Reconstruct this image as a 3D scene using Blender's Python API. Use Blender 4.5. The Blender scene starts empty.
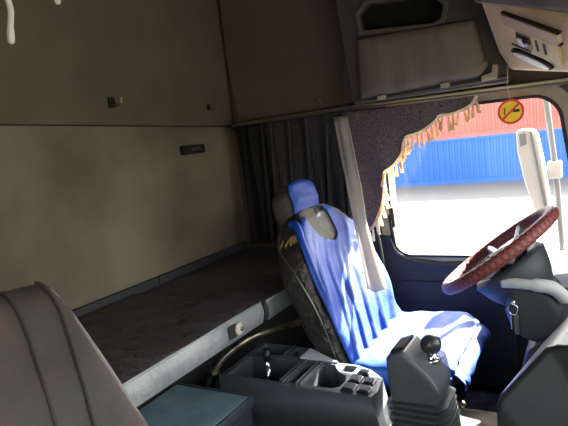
import bpy, bmesh, math, random
from mathutils import Vector, Matrix, noise, geometry
random.seed(7)
scn = bpy.context.scene
COL = scn.collection
R = math.radians
PI = math.pi

# ------------------------------------------------------------------ camera
CAM = Vector((1.6, 0.0, 1.1))
cr = Vector((0.8643065, 0.4897462, -0.1145555))
cu = Vector((0.0295356, 0.1779464, 0.9835968))
cb = Vector((0.5020975, -0.8535126, 0.1393352))
cam = bpy.data.cameras.new('camera')
cam.sensor_width = 36.0
cam.lens = 36.0 * 542 / 568
cam.clip_start = 0.02
co = bpy.data.objects.new('camera', cam)
COL.objects.link(co)
co.matrix_world = Matrix(((cr.x, cu.x, cb.x, CAM.x), (cr.y, cu.y, cb.y, CAM.y),
                          (cr.z, cu.z, cb.z, CAM.z), (0, 0, 0, 1)))
scn.camera = co

# ------------------------------------------------------------------ materials
def lin(c):
    return tuple(((v / 255) / 12.92 if v / 255 <= 0.04045 else ((v / 255 + 0.055) / 1.055) ** 2.4) for v in c) + (1,)

def mat(name, col, rough=0.7, metal=0.0, col2=None, nscale=8.0, bump=0.0, bscale=60.0, detail=4.0,
        spec=0.5, sheen=0.0, lo=0.35, hi=0.65, bdist=0.01, trans=0.0, stretch=None):
    m = bpy.data.materials.new(name)
    m.use_nodes = True
    nt = m.node_tree
    b = nt.nodes['Principled BSDF']
    b.inputs['Base Color'].default_value = lin(col)
    b.inputs['Roughness'].default_value = rough
    b.inputs['Metallic'].default_value = metal
    b.inputs['Specular IOR Level'].default_value = spec
    if sheen: b.inputs['Sheen Weight'].default_value = sheen
    tc = nt.nodes.new('ShaderNodeTexCoord')
    vec = tc.outputs['Object']
    if stretch:
        mp = nt.nodes.new('ShaderNodeMapping')
        mp.inputs['Scale'].default_value = stretch
        nt.links.new(vec, mp.inputs['Vector'])
        vec = mp.outputs['Vector']
    if col2 is not None:
        n = nt.nodes.new('ShaderNodeTexNoise')
        n.inputs['Scale'].default_value = nscale
        n.inputs['Detail'].default_value = detail
        nt.links.new(vec, n.inputs['Vector'])
        r = nt.nodes.new('ShaderNodeValToRGB')
        r.color_ramp.elements[0].position = lo
        r.color_ramp.elements[0].color = lin(col)
        r.color_ramp.elements[1].position = hi
        r.color_ramp.elements[1].color = lin(col2)
        nt.links.new(n.outputs['Fac'], r.inputs['Fac'])
        nt.links.new(r.outputs['Color'], b.inputs['Base Color'])
    if trans:
        out = nt.nodes['Material Output']
        tl = nt.nodes.new('ShaderNodeBsdfTranslucent')
        mx = nt.nodes.new('ShaderNodeMixShader'); mx.inputs['Fac'].default_value = trans
        if b.inputs['Base Color'].is_linked: nt.links.new(b.inputs['Base Color'].links[0].from_socket, tl.inputs['Color'])
        else: tl.inputs['Color'].default_value = lin(col)
        nt.links.new(b.outputs[0], mx.inputs[1]); nt.links.new(tl.outputs[0], mx.inputs[2])
        nt.links.new(mx.outputs[0], out.inputs['Surface'])
    if bump:
        n2 = nt.nodes.new('ShaderNodeTexNoise')
        n2.inputs['Scale'].default_value = bscale
        n2.inputs['Detail'].default_value = 5
        nt.links.new(vec, n2.inputs['Vector'])
        bp = nt.nodes.new('ShaderNodeBump')
        bp.inputs['Strength'].default_value = bump
        bp.inputs['Distance'].default_value = bdist
        nt.links.new(n2.outputs['Fac'], bp.inputs['Height'])
        nt.links.new(bp.outputs['Normal'], b.inputs['Normal'])
    return m

def glass_mat(name, tint=(0.96, 0.97, 0.96, 1), gloss=0.015):
    m = bpy.data.materials.new(name)
    m.use_nodes = True
    nt = m.node_tree
    nt.nodes.clear()
    o = nt.nodes.new('ShaderNodeOutputMaterial')
    t = nt.nodes.new('ShaderNodeBsdfTransparent'); t.inputs['Color'].default_value = tint
    g = nt.nodes.new('ShaderNodeBsdfGlossy'); g.inputs['Roughness'].default_value = 0.03
    mx = nt.nodes.new('ShaderNodeMixShader'); mx.inputs['Fac'].default_value = gloss
    nt.links.new(t.outputs[0], mx.inputs[1]); nt.links.new(g.outputs[0], mx.inputs[2])
    nt.links.new(mx.outputs[0], o.inputs['Surface'])
    return m

M = {}
M['wall_low'] = mat('wall_low_fabric', (102, 93, 76), .95, col2=(130, 119, 97), nscale=3.2, bump=.25, bscale=90, bdist=.004)
M['wall_up'] = mat('wall_up_fabric', (92, 82, 67), .95, col2=(104, 92, 75), nscale=4, bump=.2, bscale=90, bdist=.004)
M['side_fab'] = mat('side_fabric', (84, 74, 60), .95, col2=(94, 83, 68), nscale=4, bump=.2, bscale=90, bdist=.004)
M['seam'] = mat('seam_piping', (44, 38, 31), .8)
M['head'] = mat('headliner', (120, 112, 100), .9, col2=(130, 122, 110), bump=.1)
M['beige'] = mat('beige_plastic', (206, 180, 132), .5, col2=(190, 164, 118), nscale=10, bump=.05)
M['pinkbeige'] = mat('pink_beige_plastic', (184, 156, 126), .5)
M['tan'] = mat('tan_frame', (150, 140, 112), .5, col2=(128, 118, 92), nscale=14, bump=.08)
M['tan_fab'] = mat('locker_fabric', (112, 101, 84), .95, col2=(92, 83, 68), nscale=5, bump=.2, bscale=80, bdist=.004, stretch=(3, 1, .5))
M['lock_body'] = mat('locker_body', (66, 60, 50), .7, col2=(58, 53, 45), nscale=8)
M['lock_lip'] = mat('locker_lip', (78, 71, 60), .6)
M['recess'] = mat('recess_black', (8, 8, 9), .9)
M['clip'] = mat('beige_clip', (150, 138, 106), .5)
M['curtain'] = mat('dark_curtain', (46, 42, 38), .95, col2=(32, 30, 28), nscale=12, bump=.15, bscale=120, bdist=.003, sheen=.3)
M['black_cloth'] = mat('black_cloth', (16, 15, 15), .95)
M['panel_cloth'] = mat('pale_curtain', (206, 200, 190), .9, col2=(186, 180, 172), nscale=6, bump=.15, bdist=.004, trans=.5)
M['valance'] = mat('valance_velvet', (58, 46, 40), .9, col2=(104, 89, 80), nscale=170, detail=2, bump=.4, bscale=250, bdist=.003, sheen=.4)
M['fringe'] = mat('fringe_gold', (226, 202, 164), .8, col2=(198, 170, 130), nscale=90, trans=.5)
M['fringe_sunlit'] = mat('fringe_sunlit', (244, 234, 212), .8, col2=(226, 210, 180), nscale=90, trans=.6)  # paler copy of the fringe colour, sunlight painted in
M['matt_top'] = mat('mattress_top', (56, 51, 53), .6, col2=(66, 60, 62), nscale=5, bump=1.0, bscale=7, bdist=.05)
M['matt_front'] = mat('mattress_vinyl', (158, 161, 158), .42, col2=(128, 132, 131), nscale=9, bump=.5, bscale=16, bdist=.02)
M['bolster'] = mat('bolster_grey', (56, 56, 60), .8, bump=.2)
M['piping'] = mat('grey_piping', (150, 152, 150), .5)
M['bunk'] = mat('bunk_base_dark', (26, 25, 25), .8)
M['button'] = mat('button_ivory', (196, 190, 166), .4)
M['tube'] = mat('worn_metal', (190, 178, 146), .3, .85, col2=(90, 82, 66), nscale=20)
M['sleeve'] = mat('black_sleeve', (22, 22, 22), .5)
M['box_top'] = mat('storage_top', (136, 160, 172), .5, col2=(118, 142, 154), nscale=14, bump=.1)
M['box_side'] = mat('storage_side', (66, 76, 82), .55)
M['cons'] = mat('console_plastic', (68, 75, 79), .45, col2=(60, 67, 71), nscale=30, bump=.15, bscale=200, bdist=.002)
M['cons_in'] = mat('console_inside', (40, 46, 50), .55)
M['chrome'] = mat('chrome', (220, 220, 220), .12, 1.0)
M['green'] = mat('strip_green', (96, 168, 62), .5)
M['paper'] = mat('paper_grey', (190, 194, 200), .7)
M['blackpl'] = mat('black_plastic', (24, 25, 27), .45)
M['switch'] = mat('switch_black', (30, 32, 35), .3)
M['leather'] = mat('black_leather', (34, 32, 31), .33, col2=(44, 41, 39), nscale=12, bump=.8, bscale=22, bdist=.02)
M['seatgrey'] = mat('seat_grey', (112, 108, 100), .9, col2=(98, 94, 88), nscale=40, bump=.15, bscale=150, bdist=.003)
M['blue'] = mat('blue_cloth', (8, 55, 138), .6, col2=(13, 65, 152), nscale=7, bump=.35, bscale=18, bdist=.012, spec=.4)
M['headshade'] = mat('headrest_shaded', (62, 57, 50), .9, bump=.15, bscale=150, bdist=.003)  # darker than the seat grey, shade of the headrest side put in
M['gearknob'] = mat('gear_knob', (46, 48, 50), .35)
M['foam'] = mat('torn_foam', (150, 128, 78), .9)
M['white'] = mat('white_print', (235, 235, 235), .6)
M['rim'] = None
M['bellows'] = mat('gear_bellows', (54, 57, 60), .55, bump=.1)
M['gearbody'] = mat('gear_body', (74, 77, 80), .45, col2=(66, 69, 72), nscale=20, bump=.1, bscale=200, bdist=.002)
M['dash'] = mat('dash_plastic', (36, 42, 42), .42, col2=(31, 37, 37), nscale=20, bump=.15, bscale=220, bdist=.002)
M['dash_dark'] = mat('dash_dark', (37, 42, 44), .6, bump=.1, bscale=200, bdist=.002)
M['dash_sunlit'] = mat('dash_sunlit', (170, 170, 166), .5, bump=.1, bscale=200, bdist=.002)  # dash plastic made pale, sunlight put into the base colour
M['door'] = mat('door_panel', (40, 38, 36), .7, col2=(34, 33, 31), nscale=12, bump=.15, bscale=150, bdist=.003)
M['rubber'] = mat('rubber_seal', (20, 20, 20), .7)
M['floor'] = mat('cab_floor', (120, 112, 98), .85, col2=(70, 66, 60), nscale=18, bump=.3)
M['pass'] = mat('passenger_fabric', (54, 51, 44), .7, col2=(76, 54, 47), nscale=9, bump=.3, bscale=40, bdist=.006, lo=.5, hi=.72)
M['pass_pipe'] = mat('passenger_piping', (120, 112, 104), .6, bump=.3)
M['mirror_w'] = mat('mirror_white', (170, 172, 174), .4)
M['mirror_g'] = mat('mirror_grey', (104, 108, 112), .5)
M['mirror_glass'] = mat('mirror_glass', (180, 186, 192), .05, 1.0)
M['blue_cont'] = mat('container_blue', (32, 86, 170), .5, col2=(38, 94, 180), nscale=.6)
M['red_cont'] = mat('container_red', (176, 84, 74), .55, col2=(188, 94, 84), nscale=.6)
M['ground'] = mat('pale_concrete', (98, 96, 93), .9, col2=(91, 89, 86), nscale=.5)
M['kerb'] = mat('kerb_grey', (120, 116, 112), .9)
M['sign_y'] = mat('sign_yellow', (240, 196, 40), .6)
M['sign_r'] = mat('sign_red', (214, 58, 34), .6)
M['sign_k'] = mat('sign_black', (24, 20, 18), .6)
M['string'] = mat('string', (170, 150, 120), .8)
M['strap'] = mat('white_cord', (250, 244, 232), .7)
M['hook'] = mat('hook_metal', (130, 124, 112), .3, .8)
M['glass'] = glass_mat('window_glass')
M['lens'] = mat('lamp_lens', (226, 226, 216), .15)
M['ext'] = mat('cab_shell', (150, 150, 150), .6)

# ------------------------------------------------------------------ mesh helper
class MB:
    def __init__(s):
        s.v = []; s.f = []; s.uv = None
    def add(s, vs, fs):
        o = len(s.v)
        s.v += [Vector(p) for p in vs]
        s.f += [tuple(o + i for i in f) for f in fs]
        return s
    def box(s, lo, hi, mtx=None):
        (a, b, c), (d, e, f) = lo, hi
        vs = [Vector(p) for p in ((a,b,c),(d,b,c),(d,e,c),(a,e,c),(a,b,f),(d,b,f),(d,e,f),(a,e,f))]
        if mtx is not None: vs = [mtx @ p for p in vs]
        return s.add(vs, [(0,3,2,1),(4,5,6,7),(0,1,5,4),(1,2,6,5),(2,3,7,6),(3,0,4,7)])
    def hexa(s, p):          # 8 points: bottom 4 ccw, top 4 ccw
        return s.add(p, [(0,3,2,1),(4,5,6,7),(0,1,5,4),(1,2,6,5),(2,3,7,6),(3,0,4,7)])
    def rings(s, rings, cap=True, closed=True):
        o = len(s.v); n = len(rings[0])
        for r in rings: s.v += [Vector(p) for p in r]
        for i in range(len(rings) - 1):
            for j in range(n if closed else n - 1):
                k = (j + 1) % n
                s.f.append((o + i*n + j, o + i*n + k, o + (i+1)*n + k, o + (i+1)*n + j))
        if cap and closed:
            s.f.append(tuple(o + j for j in reversed(range(n))))
            s.f.append(tuple(o + (len(rings)-1)*n + j for j in range(n)))
        return s
    def tube(s, pts, r, seg=10, closed=False):
        pts = [Vector(p) for p in pts]
        rad = r if isinstance(r, (list, tuple)) else [r] * len(pts)
        rings = []
        up = None
        for i, p in enumerate(pts):
            if closed: t = pts[(i+1) % len(pts)] - pts[i-1]
            else: t = pts[min(i+1, len(pts)-1)] - pts[max(i-1, 0)]
            t.normalize()
            if up is None:
                up = t.orthogonal().normalized()
            up = (up - t * up.dot(t)).normalized()
            w = t.cross(up)
            rings.append([p + (up * math.cos(2*PI*j/seg) + w * math.sin(2*PI*j/seg)) * rad[i] for j in range(seg)])
        if closed: rings.append(rings[0])
        return s.rings(rings, cap=not closed)
    def lathe(s, prof, origin, axis, seg=24):
        axis = Vector(axis).normalized(); o = Vector(origin)
        u = axis.orthogonal().normalized(); w = axis.cross(u)
        rings = [[o + axis*h + (u*math.cos(2*PI*j/seg) + w*math.sin(2*PI*j/seg))*max(r, 1e-4) for j in range(seg)] for r, h in prof]
        return s.rings(rings)
    def sphere(s, c, r, seg=16, sc=(1,1,1)):
        c = Vector(c); rings = []
        for i in range(seg//2 + 1):
            a = PI * i / (seg//2)
            rr = max(math.sin(a), 1e-3)
            rings.append([c + Vector((r*sc[0]*rr*math.cos(2*PI*j/seg), r*sc[1]*rr*math.sin(2*PI*j/seg), -r*sc[2]*math.cos(a))) for j in range(seg)])
        return s.rings(rings)
    def prism(s, outer, holes, fn, h0, h1, bottom=True):
        # outer / holes are 2-D loops; fn(u, v, h) -> 3-D
        loops = [outer] + list(holes)
        flat = [p for l in loops for p in l]
        tris = geometry.tessellate_polygon([[Vector((p[0], p[1], 0)) for p in l] for l in loops])
        n = len(flat)
        vs = [fn(p[0], p[1], h0) for p in flat] + [fn(p[0], p[1], h1) for p in flat]
        fs = [tuple(n + i for i in t) for t in tris]
        if bottom: fs += [tuple(reversed(t)) for t in tris]
        o = 0
        for l in loops:
            m = len(l)
            for i in range(m):
                j = (i + 1) % m
                fs.append((o+i, o+j, n+o+j, n+o+i))
            o += m
        return s.add(vs, fs)
    def build(s, name, m, parent=None, smooth=False, bevel=0.0, bseg=2, subsurf=0, weld=True, solid=0.0):
        me = bpy.data.meshes.new(name)
        me.from_pydata([tuple(p) for p in s.v], [], s.f)
        bm = bmesh.new(); bm.from_mesh(me)
        if weld: bmesh.ops.remove_doubles(bm, verts=bm.verts, dist=1e-5)
        bmesh.ops.recalc_face_normals(bm, faces=bm.faces)
        bm.to_mesh(me); bm.free()
        me.materials.append(m)
        if smooth:
            for p in me.polygons: p.use_smooth = True
        o = bpy.data.objects.new(name, me)
        COL.objects.link(o)
        if parent is not None:
            o.parent = parent
            o.matrix_parent_inverse = Matrix.Identity(4)
            o.location = -Vector(parent['_base']) if '_base' in parent else Vector()
        if solid:
            k = o.modifiers.new('thick', 'SOLIDIFY'); k.thickness = solid; k.offset = 0
        if bevel:
            k = o.modifiers.new('bevel', 'BEVEL'); k.width = bevel; k.segments = bseg; k.limit_method = 'ANGLE'; k.angle_limit = R(35)
            k.harden_normals = False
            for p in me.polygons: p.use_smooth = True
            try:
                e = o.modifiers.new('wn', 'WEIGHTED_NORMAL'); e.keep_sharp = True
            except Exception: pass
        if subsurf:
            k = o.modifiers.new('sub', 'SUBSURF'); k.levels = subsurf; k.render_levels = subsurf
        return o

BASES = []
def thing(name, label, cat, base=(0, 0, 0), group=None):
    o = bpy.data.objects.new(name, None)
    COL.objects.link(o)
    o.empty_display_size = .05
    o.location = base
    o['_base'] = tuple(base)
    BASES.append(o)
    o['label'] = label; o['category'] = cat
    if group: o['group'] = group
    return o
def tag(o, label, cat, group=None):
    o['label'] = label; o['category'] = cat
    if group: o['group'] = group
    return o
def struct(o):
    o['kind'] = 'structure'; return o

def rrect(x0, y0, x1, y1, r, n=6):
    pts = []
    for cx, cy, a0 in ((x1-r, y1-r, 0), (x0+r, y1-r, 90), (x0+r, y0+r, 180), (x1-r, y0+r, 270)):
        for i in range(n + 1):
            a = R(a0 + 90*i/n)
            pts.append((cx + r*math.cos(a), cy + r*math.sin(a)))
    return pts
def slant(l): return [(p[0] + max(0, 1.14 - p[1])*.12*max(0, p[0] - 1.1)/.38, p[1]) for p in l]
def catmull(pts, n=8):
    P = [Vector(p) for p in pts]; out = []
    for i in range(len(P) - 1):
        a = P[max(i-1, 0)]; b = P[i]; c = P[i+1]; d = P[min(i+2, len(P)-1)]
        for k in range(n):
            t = k / n
            out.append(.5*((2*b) + (c-a)*t + (2*a-5*b+4*c-d)*t*t + (-a+3*b-3*c+d)*t**3))
    out.append(P[-1])
    return out
def lerp(a, b, t): return a + (b - a) * t
def interp(tab, t):
    # tab: list of (t, value or tuple)
    if t <= tab[0][0]: return tab[0][1]
    for (t0, v0), (t1, v1) in zip(tab, tab[1:]):
        if t <= t1:
            k = (t - t0) / (t1 - t0)
            if isinstance(v0, tuple): return tuple(lerp(a, b, k) for a, b in zip(v0, v1))
            return lerp(v0, v1, k)
    return tab[-1][1]

XZ = lambda y0: (lambda u, v, h: (u, y0 + h, v))      # prism in the xz plane, extruded along y
YZ = lambda x0: (lambda u, v, h: (x0 + h, u, v))
XY = lambda u, v, h: (u, v, h)

# ================================================================== the cab shell
struct(MB().box((-.05, -.3, -.08), (2.1, 2.3, 0)).build('floor', M['floor']))
struct(MB().box((1.19, 1.10, 0), (1.66, 1.50, .27)).build('floor_tunnel', M['floor'], bevel=.015))
struct(MB().box((-.05, -.3, 2.0), (2.1, 2.3, 2.06)).build('ceiling', M['head']))
# rear wall: lower fabric panel and the upper one standing slightly proud of it
zs = 1.2
rw = MB().box((-.05, -.3, 0), (.1, 2.3, 2.0))
struct(rw.build('wall_rear', M['bunk']))
def wall_panel(name, z_of, z_top, m, x0, bulge):
    mb = MB(); ny, nz = 50, 24
    g = []
    for j in range(nz + 1):
        row = []
        for i in range(ny + 1):
            y = lerp(-.28, 2.15, i/ny)
            z = lerp(z_of(y), z_top(y), j/nz)
            e = (1 - abs(2*j/nz - 1)**6)
            d = bulge * e + .004*noise.noise(Vector((y*2.3, z*2.3, x0*9)))*e
            row.append((x0 + d, y, z))
        g.append(row)
    mb.rings(g, cap=False, closed=False)
    o = len(mb.v)
    return struct(mb.build(name, m, smooth=True))
seam = lambda y: 1.227 - .047*(y - .988)
wall_panel('wall_rear_lower', lambda y: .45, lambda y: seam(y) - .002, M['wall_low'], .1, .012)
wall_panel('wall_rear_upper', lambda y: seam(y) + .002, lambda y: 2.0, M['wall_up'], .104, .02)
struct(MB().tube([(.106, -.28, seam(-.28)), (.106, 2.15, seam(2.15))], .0022).build('trim_1', M['seam'], smooth=True))

# driver-side wall with the window opening
ow = [(-.05, 0), (2.1, 0), (2.1, 2.0), (-.05, 2.0)]
win = slant(rrect(.845, .55, 1.497, 1.148, .085))
struct(MB().prism(ow, [win], XZ(2.15), 0, .1).build('wall_left', M['side_fab']))
# fabric side panel above the curtain rail, with the piped seam into the rear corner
side_poly = [(.135, 1.185), (.74, 1.195), (.735, 1.6), (.72, 2.0), (.135, 2.0)]
struct(MB().prism(side_poly, [], XZ(2.125), 0, .025).build('wall_left_upper', M['side_fab'], bevel=.008))
struct(MB().tube(catmull([(.165, 2.12, 1.17), (.15, 2.12, 1.35), (.135, 2.12, 1.6), (.13, 2.12, 1.74), (.125, 2.05, 1.80), (.122, 1.9, 1.83), (.122, 1.2, 1.86)]), .003).build('trim_2', M['seam'], smooth=True))
# other walls of the cab: windscreen side and passenger side with its doorway
struct(MB().box((2.0, -.3, 0), (2.1, 2.3, .62)).box((1.9, -.3, 1.36), (2.1, 2.3, 2.0)).box((1.92, 1.72, .6), (2.1, 2.3, 1.4)).build('wall_front_and_blocker', M['lock_body']))  # last box is an added blocker that darkens the rear corner
ws = MB().add([(2.05, -.25, .62), (2.05, 2.25, .62), (1.93, 2.25, 1.36), (1.93, -.25, 1.36)], [(0, 1, 2, 3)])
struct(ws.build('window_2', M['glass']))
dw = slant(rrect(.82, .53, 1.52, 1.18, .08))
struct(MB().prism(ow, [dw], XZ(-.36), 0, .06).build('wall_right', M['lock_body']))

# driver's door: inner panel, frame, rubber seal, glass
door = thing('door_1', 'dark blue-grey door trim panel below the bright side window', 'door', (1.15, 2.14, .03))
door['kind'] = 'structure'
dp = [(.80, .03), (1.62, .03), (1.62, 1.175), (.80, 1.175)]
win_in = slant(rrect(.86, .56, 1.488, 1.135, .08))
low = [(.80, .03), (1.62, .03), (1.62, .55), (1.3, .545), (1.05, .535), (.92, .55), (.872, .585), (.855, .64), (.80, .65)]
MB().prism(low, [], XZ(2.10), 0, .05).build('door_panel', M['door'], door, bevel=.012, bseg=3)
# lower trim moulding and pocket on the panel
MB().prism(rrect(.87, .12, 1.32, .46, .04), [], XZ(2.088), 0, .015).build('door_pocket', M['door'], door, bevel=.006)
fr_o = slant(rrect(.812, .51, 1.54, 1.183, .11))
MB().prism(fr_o, [win_in], XZ(2.125), 0, .03).build('window_frame', M['tan'], door, bevel=.006)
seal_o = slant(rrect(.852, .553, 1.495, 1.143, .082)); seal_i = slant(rrect(.862, .563, 1.483, 1.132, .076))
MB().prism(seal_o, [seal_i], XZ(2.119), 0, .03).build('window_seal', M['rubber'], door)
struct(MB().add([(.85, 2.165, .55), (1.6, 2.165, .55), (1.6, 2.165, 1.15), (.85, 2.165, 1.15)], [(0, 1, 2, 3)]).build('window_1', M['glass']))
# thin dark guide rods at the rear edge of the window
MB().tube([(.868, 2.118, .76), (.868, 2.118, .68)], .006).tube([(.852, 2.118, .73), (.865, 2.118, .60)], .007).build('window_guide', M['rubber'], door, smooth=True)

# rail above the window and curtain
struct(MB().prism([(.16, 1.165), (.76, 1.172), (1.6, 1.163), (1.6, 1.183), (.76, 1.192), (.16, 1.183)], [], XZ(2.06), 0, .07).build('trim_3', M['lock_lip'], bevel=.004))
struct(MB().tube([(.76, 2.052, 1.186), (1.2, 2.052, 1.181), (1.6, 2.052, 1.176)], .005).build('trim_4', M['clip'], smooth=True))

# ================================================================== overhead locker
lk = thing('overhead_locker', 'long brown fabric overhead locker with black recess above the curtain rail', 'locker', (1.05, 2.0, 1.185))
body = [(.80, 1.192), (1.36, 1.192), (1.345, 1.30), (1.27, 1.56), (1.2, 2.0), (.745, 2.0), (.77, 1.56)]
hole = [(.872, 1.448), (.862, 1.505), (.90, 1.535), (1.13, 1.512), (1.165, 1.475), (1.155, 1.435), (1.13, 1.425)]
MB().prism(body, [hole], XZ(1.965), 0, .03).build('body', M['lock_body'], lk, bevel=.006)
MB().box((.80, 1.995, 1.192), (1.345, 2.15, 1.215)).box((.76, 1.995, 1.2), (.80, 2.12, 2.0)).build('shell', M['lock_body'], lk)
MB().prism([(p[0]*1.0, p[1]) for p in [(.84, 1.41), (.84, 1.55), (1.19, 1.55), (1.19, 1.40)]], [], XZ(2.05), 0, .02).build('recess_back', M['recess'], lk)
rim = [(.855, 1.432), (.843, 1.512), (.89, 1.553), (1.14, 1.529), (1.186, 1.482), (1.174, 1.42), (1.135, 1.408)]
MB().prism(rim, [hole], XZ(1.952), 0, .02).build('recess_frame', M['lock_lip'], lk, bevel=.005)
# padded flap
def flap():
    mb = MB(); g = []
    n1, n2 = 36, 20
    for j in range(n2 + 1):
        v = j/n2; row = []
        for i in range(n1 + 1):
            u = i/n1
            x0 = lerp(.842, .852, v); x1 = lerp(1.297, 1.262, v)
            zb = lerp(1.205, 1.226, u); zt = lerp(1.418, 1.405, u)
            if u > .93 and v < .18: zb += (u - .93)/.07*.028
            e = (1 - abs(2*u-1)**10) * (1 - abs(2*v-1)**8)
            y = 1.952 - .022*e - .004*noise.noise(Vector((u*9, v*1.4, 2)))*e
            row.append((lerp(x0, x1, u), y, lerp(zb, zt, v)))
        g.append(row)
    mb.rings(g, cap=False, closed=False)
    return mb
flap().build('flap', M['tan_fab'], lk, smooth=True, solid=.012)
for x, z in ((.925, 1.198), (1.155, 1.209)):
    MB().box((x-.015, 1.935, z-.008), (x+.015, 1.962, z+.008)).build('hinge', M['clip'], lk, bevel=.002)
MB().prism([(.82, 1.186), (1.36, 1.204), (1.36, 1.212), (.82, 1.196)], [], XZ(1.945), 0, .03).build('lower_lip', M['lock_lip'], lk, bevel=.002)
MB().prism([(1.275, 1.203), (1.325, 1.207), (1.328, 1.252), (1.312, 1.254), (1.307, 1.228), (1.275, 1.222)], [], XZ(1.94), 0, .02).build('end_bracket', M['clip'], lk, bevel=.003)

# ================================================================== front overhead console
hn = Vector((-.716, -.454, -.53)).normalized()
H = {'a': (1.302, 1.809, 1.439), 'b': (1.329, 1.94, 1.29), 'c': (1.361, 1.968, 1.223), 'e': (1.537, 1.744, 1.177), 'd': (1.547, 1.593, 1.293)}
H = {k: Vector(v) for k, v in H.items()}
ohc = thing('overhead_console', 'pale beige overhead console with map lamp in the upper front corner', 'console', tuple(H['c']))
hu = (Vector((1.526, 1.638, 1.282)) - Vector((1.377, 1.758, 1.382))).normalized()
hv = hn.cross(hu).normalized()
if hv.z > 0: hv = -hv
O = Vector((1.377, 1.758, 1.382))
def hp(u, v, h=0): return O + hu*u + hv*v + hn*h
e2 = H['e'] + (H['e'] - H['c'])*.55; d2 = H['d'] + (H['d'] - H['a'])*.5; d2.z += .02
front = [H['a'] + (H['a']-H['b'])*.02, H['b'], H['c'], e2, d2]
back = [p - hn*.16 for p in front]
back = [Vector((max(p.x, 1.3), min(p.y, 2.12), p.z)) for p in back]
mb = MB()
mb.rings([back, front])
mb.build('housing', M['beige'], ohc, bevel=.018, bseg=4)
# dark upper shell behind the pale face
up = [H['a'] + Vector((-.02, .02, -.0)), d2 + Vector((.02, -.02, .02))]
mb = MB()
top = [H['a'] + Vector((-.03, .06, .5)), d2 + Vector((.0, -.12, .62))]
mb.hexa([up[0], up[1], up[1]+Vector((.2, .35, 0)), up[0]+Vector((.1, .25, 0)), top[0], top[1], top[1]+Vector((.2, .4, 0)), top[0]+Vector((.1, .2, 0))])
mb.build('upper_shell', M['head'], ohc, bevel=.012)
W_ = (Vector((1.526, 1.638, 1.282)) - O).length
MB().prism(rrect(.0, .0, W_, .034, .006), [], lambda u, v, h: hp(u, v, h), -.004, .012).build('lid', M['pinkbeige'], ohc, bevel=.003)
MB().prism(rrect(-.002, -.004, W_+.004, 0, .002), [], lambda u, v, h: hp(u, v, h), -.004, .008).build('lid_gap', M['rubber'], ohc)
MB().prism(rrect(-.002, .037, W_, .043, .002), [], lambda u, v, h: hp(u, v, h), -.004, .006).build('panel_gap', M['rubber'], ohc)
MB().prism(rrect(.004, .043, W_-.012, .118, .006), [], lambda u, v, h: hp(u, v, h), -.004, .006).build('lamp_panel', M['beige'], ohc, bevel=.002)
MB().prism(rrect(.04, .052, .10, .10, .006), [], lambda u, v, h: hp(u, v, h), .0, .008).build('switch_bezel', M['tan'], ohc)
MB().prism(rrect(.046, .056, .094, .074, .004), [], lambda u, v, h: hp(u, v, h), .0, .011).build('switch_recess', M['rubber'], ohc)
MB().prism(rrect(.052, .066, .076, .094, .004), [], lambda u, v, h: hp(u, v, h), .0, .014).build('rocker_switch', M['lens'], ohc, bevel=.002)
MB().lathe([(0, .006), (.014, .006), (.015, .012), (.011, .016), (0, .017)], hp(.086, .07), hn, 18).build('knob', M['switch'], ohc, smooth=True)
for u in (.118, .148):
    MB().prism(rrect(u, .055, u+.008, .095, .003), [], lambda a, v, h: hp(a, v, h), .0, .008).build('slot', M['rubber'], ohc)
MB().prism(rrect(.01, .106, .09, .112, .002), [], lambda u, v, h: hp(u, v, h), 0, .008).build('slot', M['rubber'], ohc)
def oval(cu_, cv_, a, b, rot, n=28):
    return [(cu_ + a*math.cos(2*PI*i/n)*math.cos(rot) - b*math.sin(2*PI*i/n)*math.sin(rot),
             cv_ + a*math.cos(2*PI*i/n)*math.sin(rot) + b*math.sin(2*PI*i/n)*math.cos(rot)) for i in range(n)]
MB().prism(oval(.08, .142, .085, .017, .0), [], lambda u, v, h: hp(u, v, h), -.004, .008).build('lens_frame', M['rubber'], ohc)
MB().prism(oval(.082, .144, .073, .011, .0), [], lambda u, v, h: hp(u, v, h), -.004, .012).build('lens', M['lens'], ohc, bevel=.003)

# no-smoking disc hung on a string from the console
sg = thing('hanging_sign', 'round yellow and red no-smoking disc hung on a string before the window', 'sign', (1.353, 2.02, 1.1))
sx, sy, sz = 1.3505, 2.02, 1.094
def disc(r0, r1, y, t, m, name):
    n = 36
    o = [(sx + r1*math.cos(2*PI*i/n), sz + r1*math.sin(2*PI*i/n)) for i in range(n)]
    hs = [[(sx + r0*math.cos(2*PI*i/n), sz + r0*math.sin(2*PI*i/n)) for i in range(n)]] if r0 else []
    return MB().prism(o, hs, XZ(y), 0, t).build(name, m, sg)
disc(0, .0415, sy, .002, M['sign_y'], 'disc')
disc(.035, .0425, sy-.001, .004, M['sign_r'], 'red_ring')
rot = Matrix.Translation((sx, 0, sz)) @ Matrix.Rotation(R(-42), 4, 'Y')
MB().box((-.036, sy-.0012, -.0034), (.036, sy, .0034), rot).build('slash', M['sign_r'], sg)
MB().box((.006, sy-.0008, -.003), (.028, sy, .006), Matrix.Translation((sx, 0, sz))).build('cigarette', M['sign_k'], sg)
MB().tube([Vector((sx-.022, sy-.0004, sz+.014)), Vector((sx-.018, sy-.0004, sz+.006)), Vector((sx-.022, sy-.0004, sz-.002)), Vector((sx-.018, sy-.0004, sz-.009))], .002, 6).build('smoke_mark', M['sign_k'], sg)
MB().tube([(sx, 2.02, sz+.04), (1.3525, 1.945, 1.18), (1.3675, 1.895, 1.263)], .0009, 6).build('string', M['string'], sg)

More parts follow.
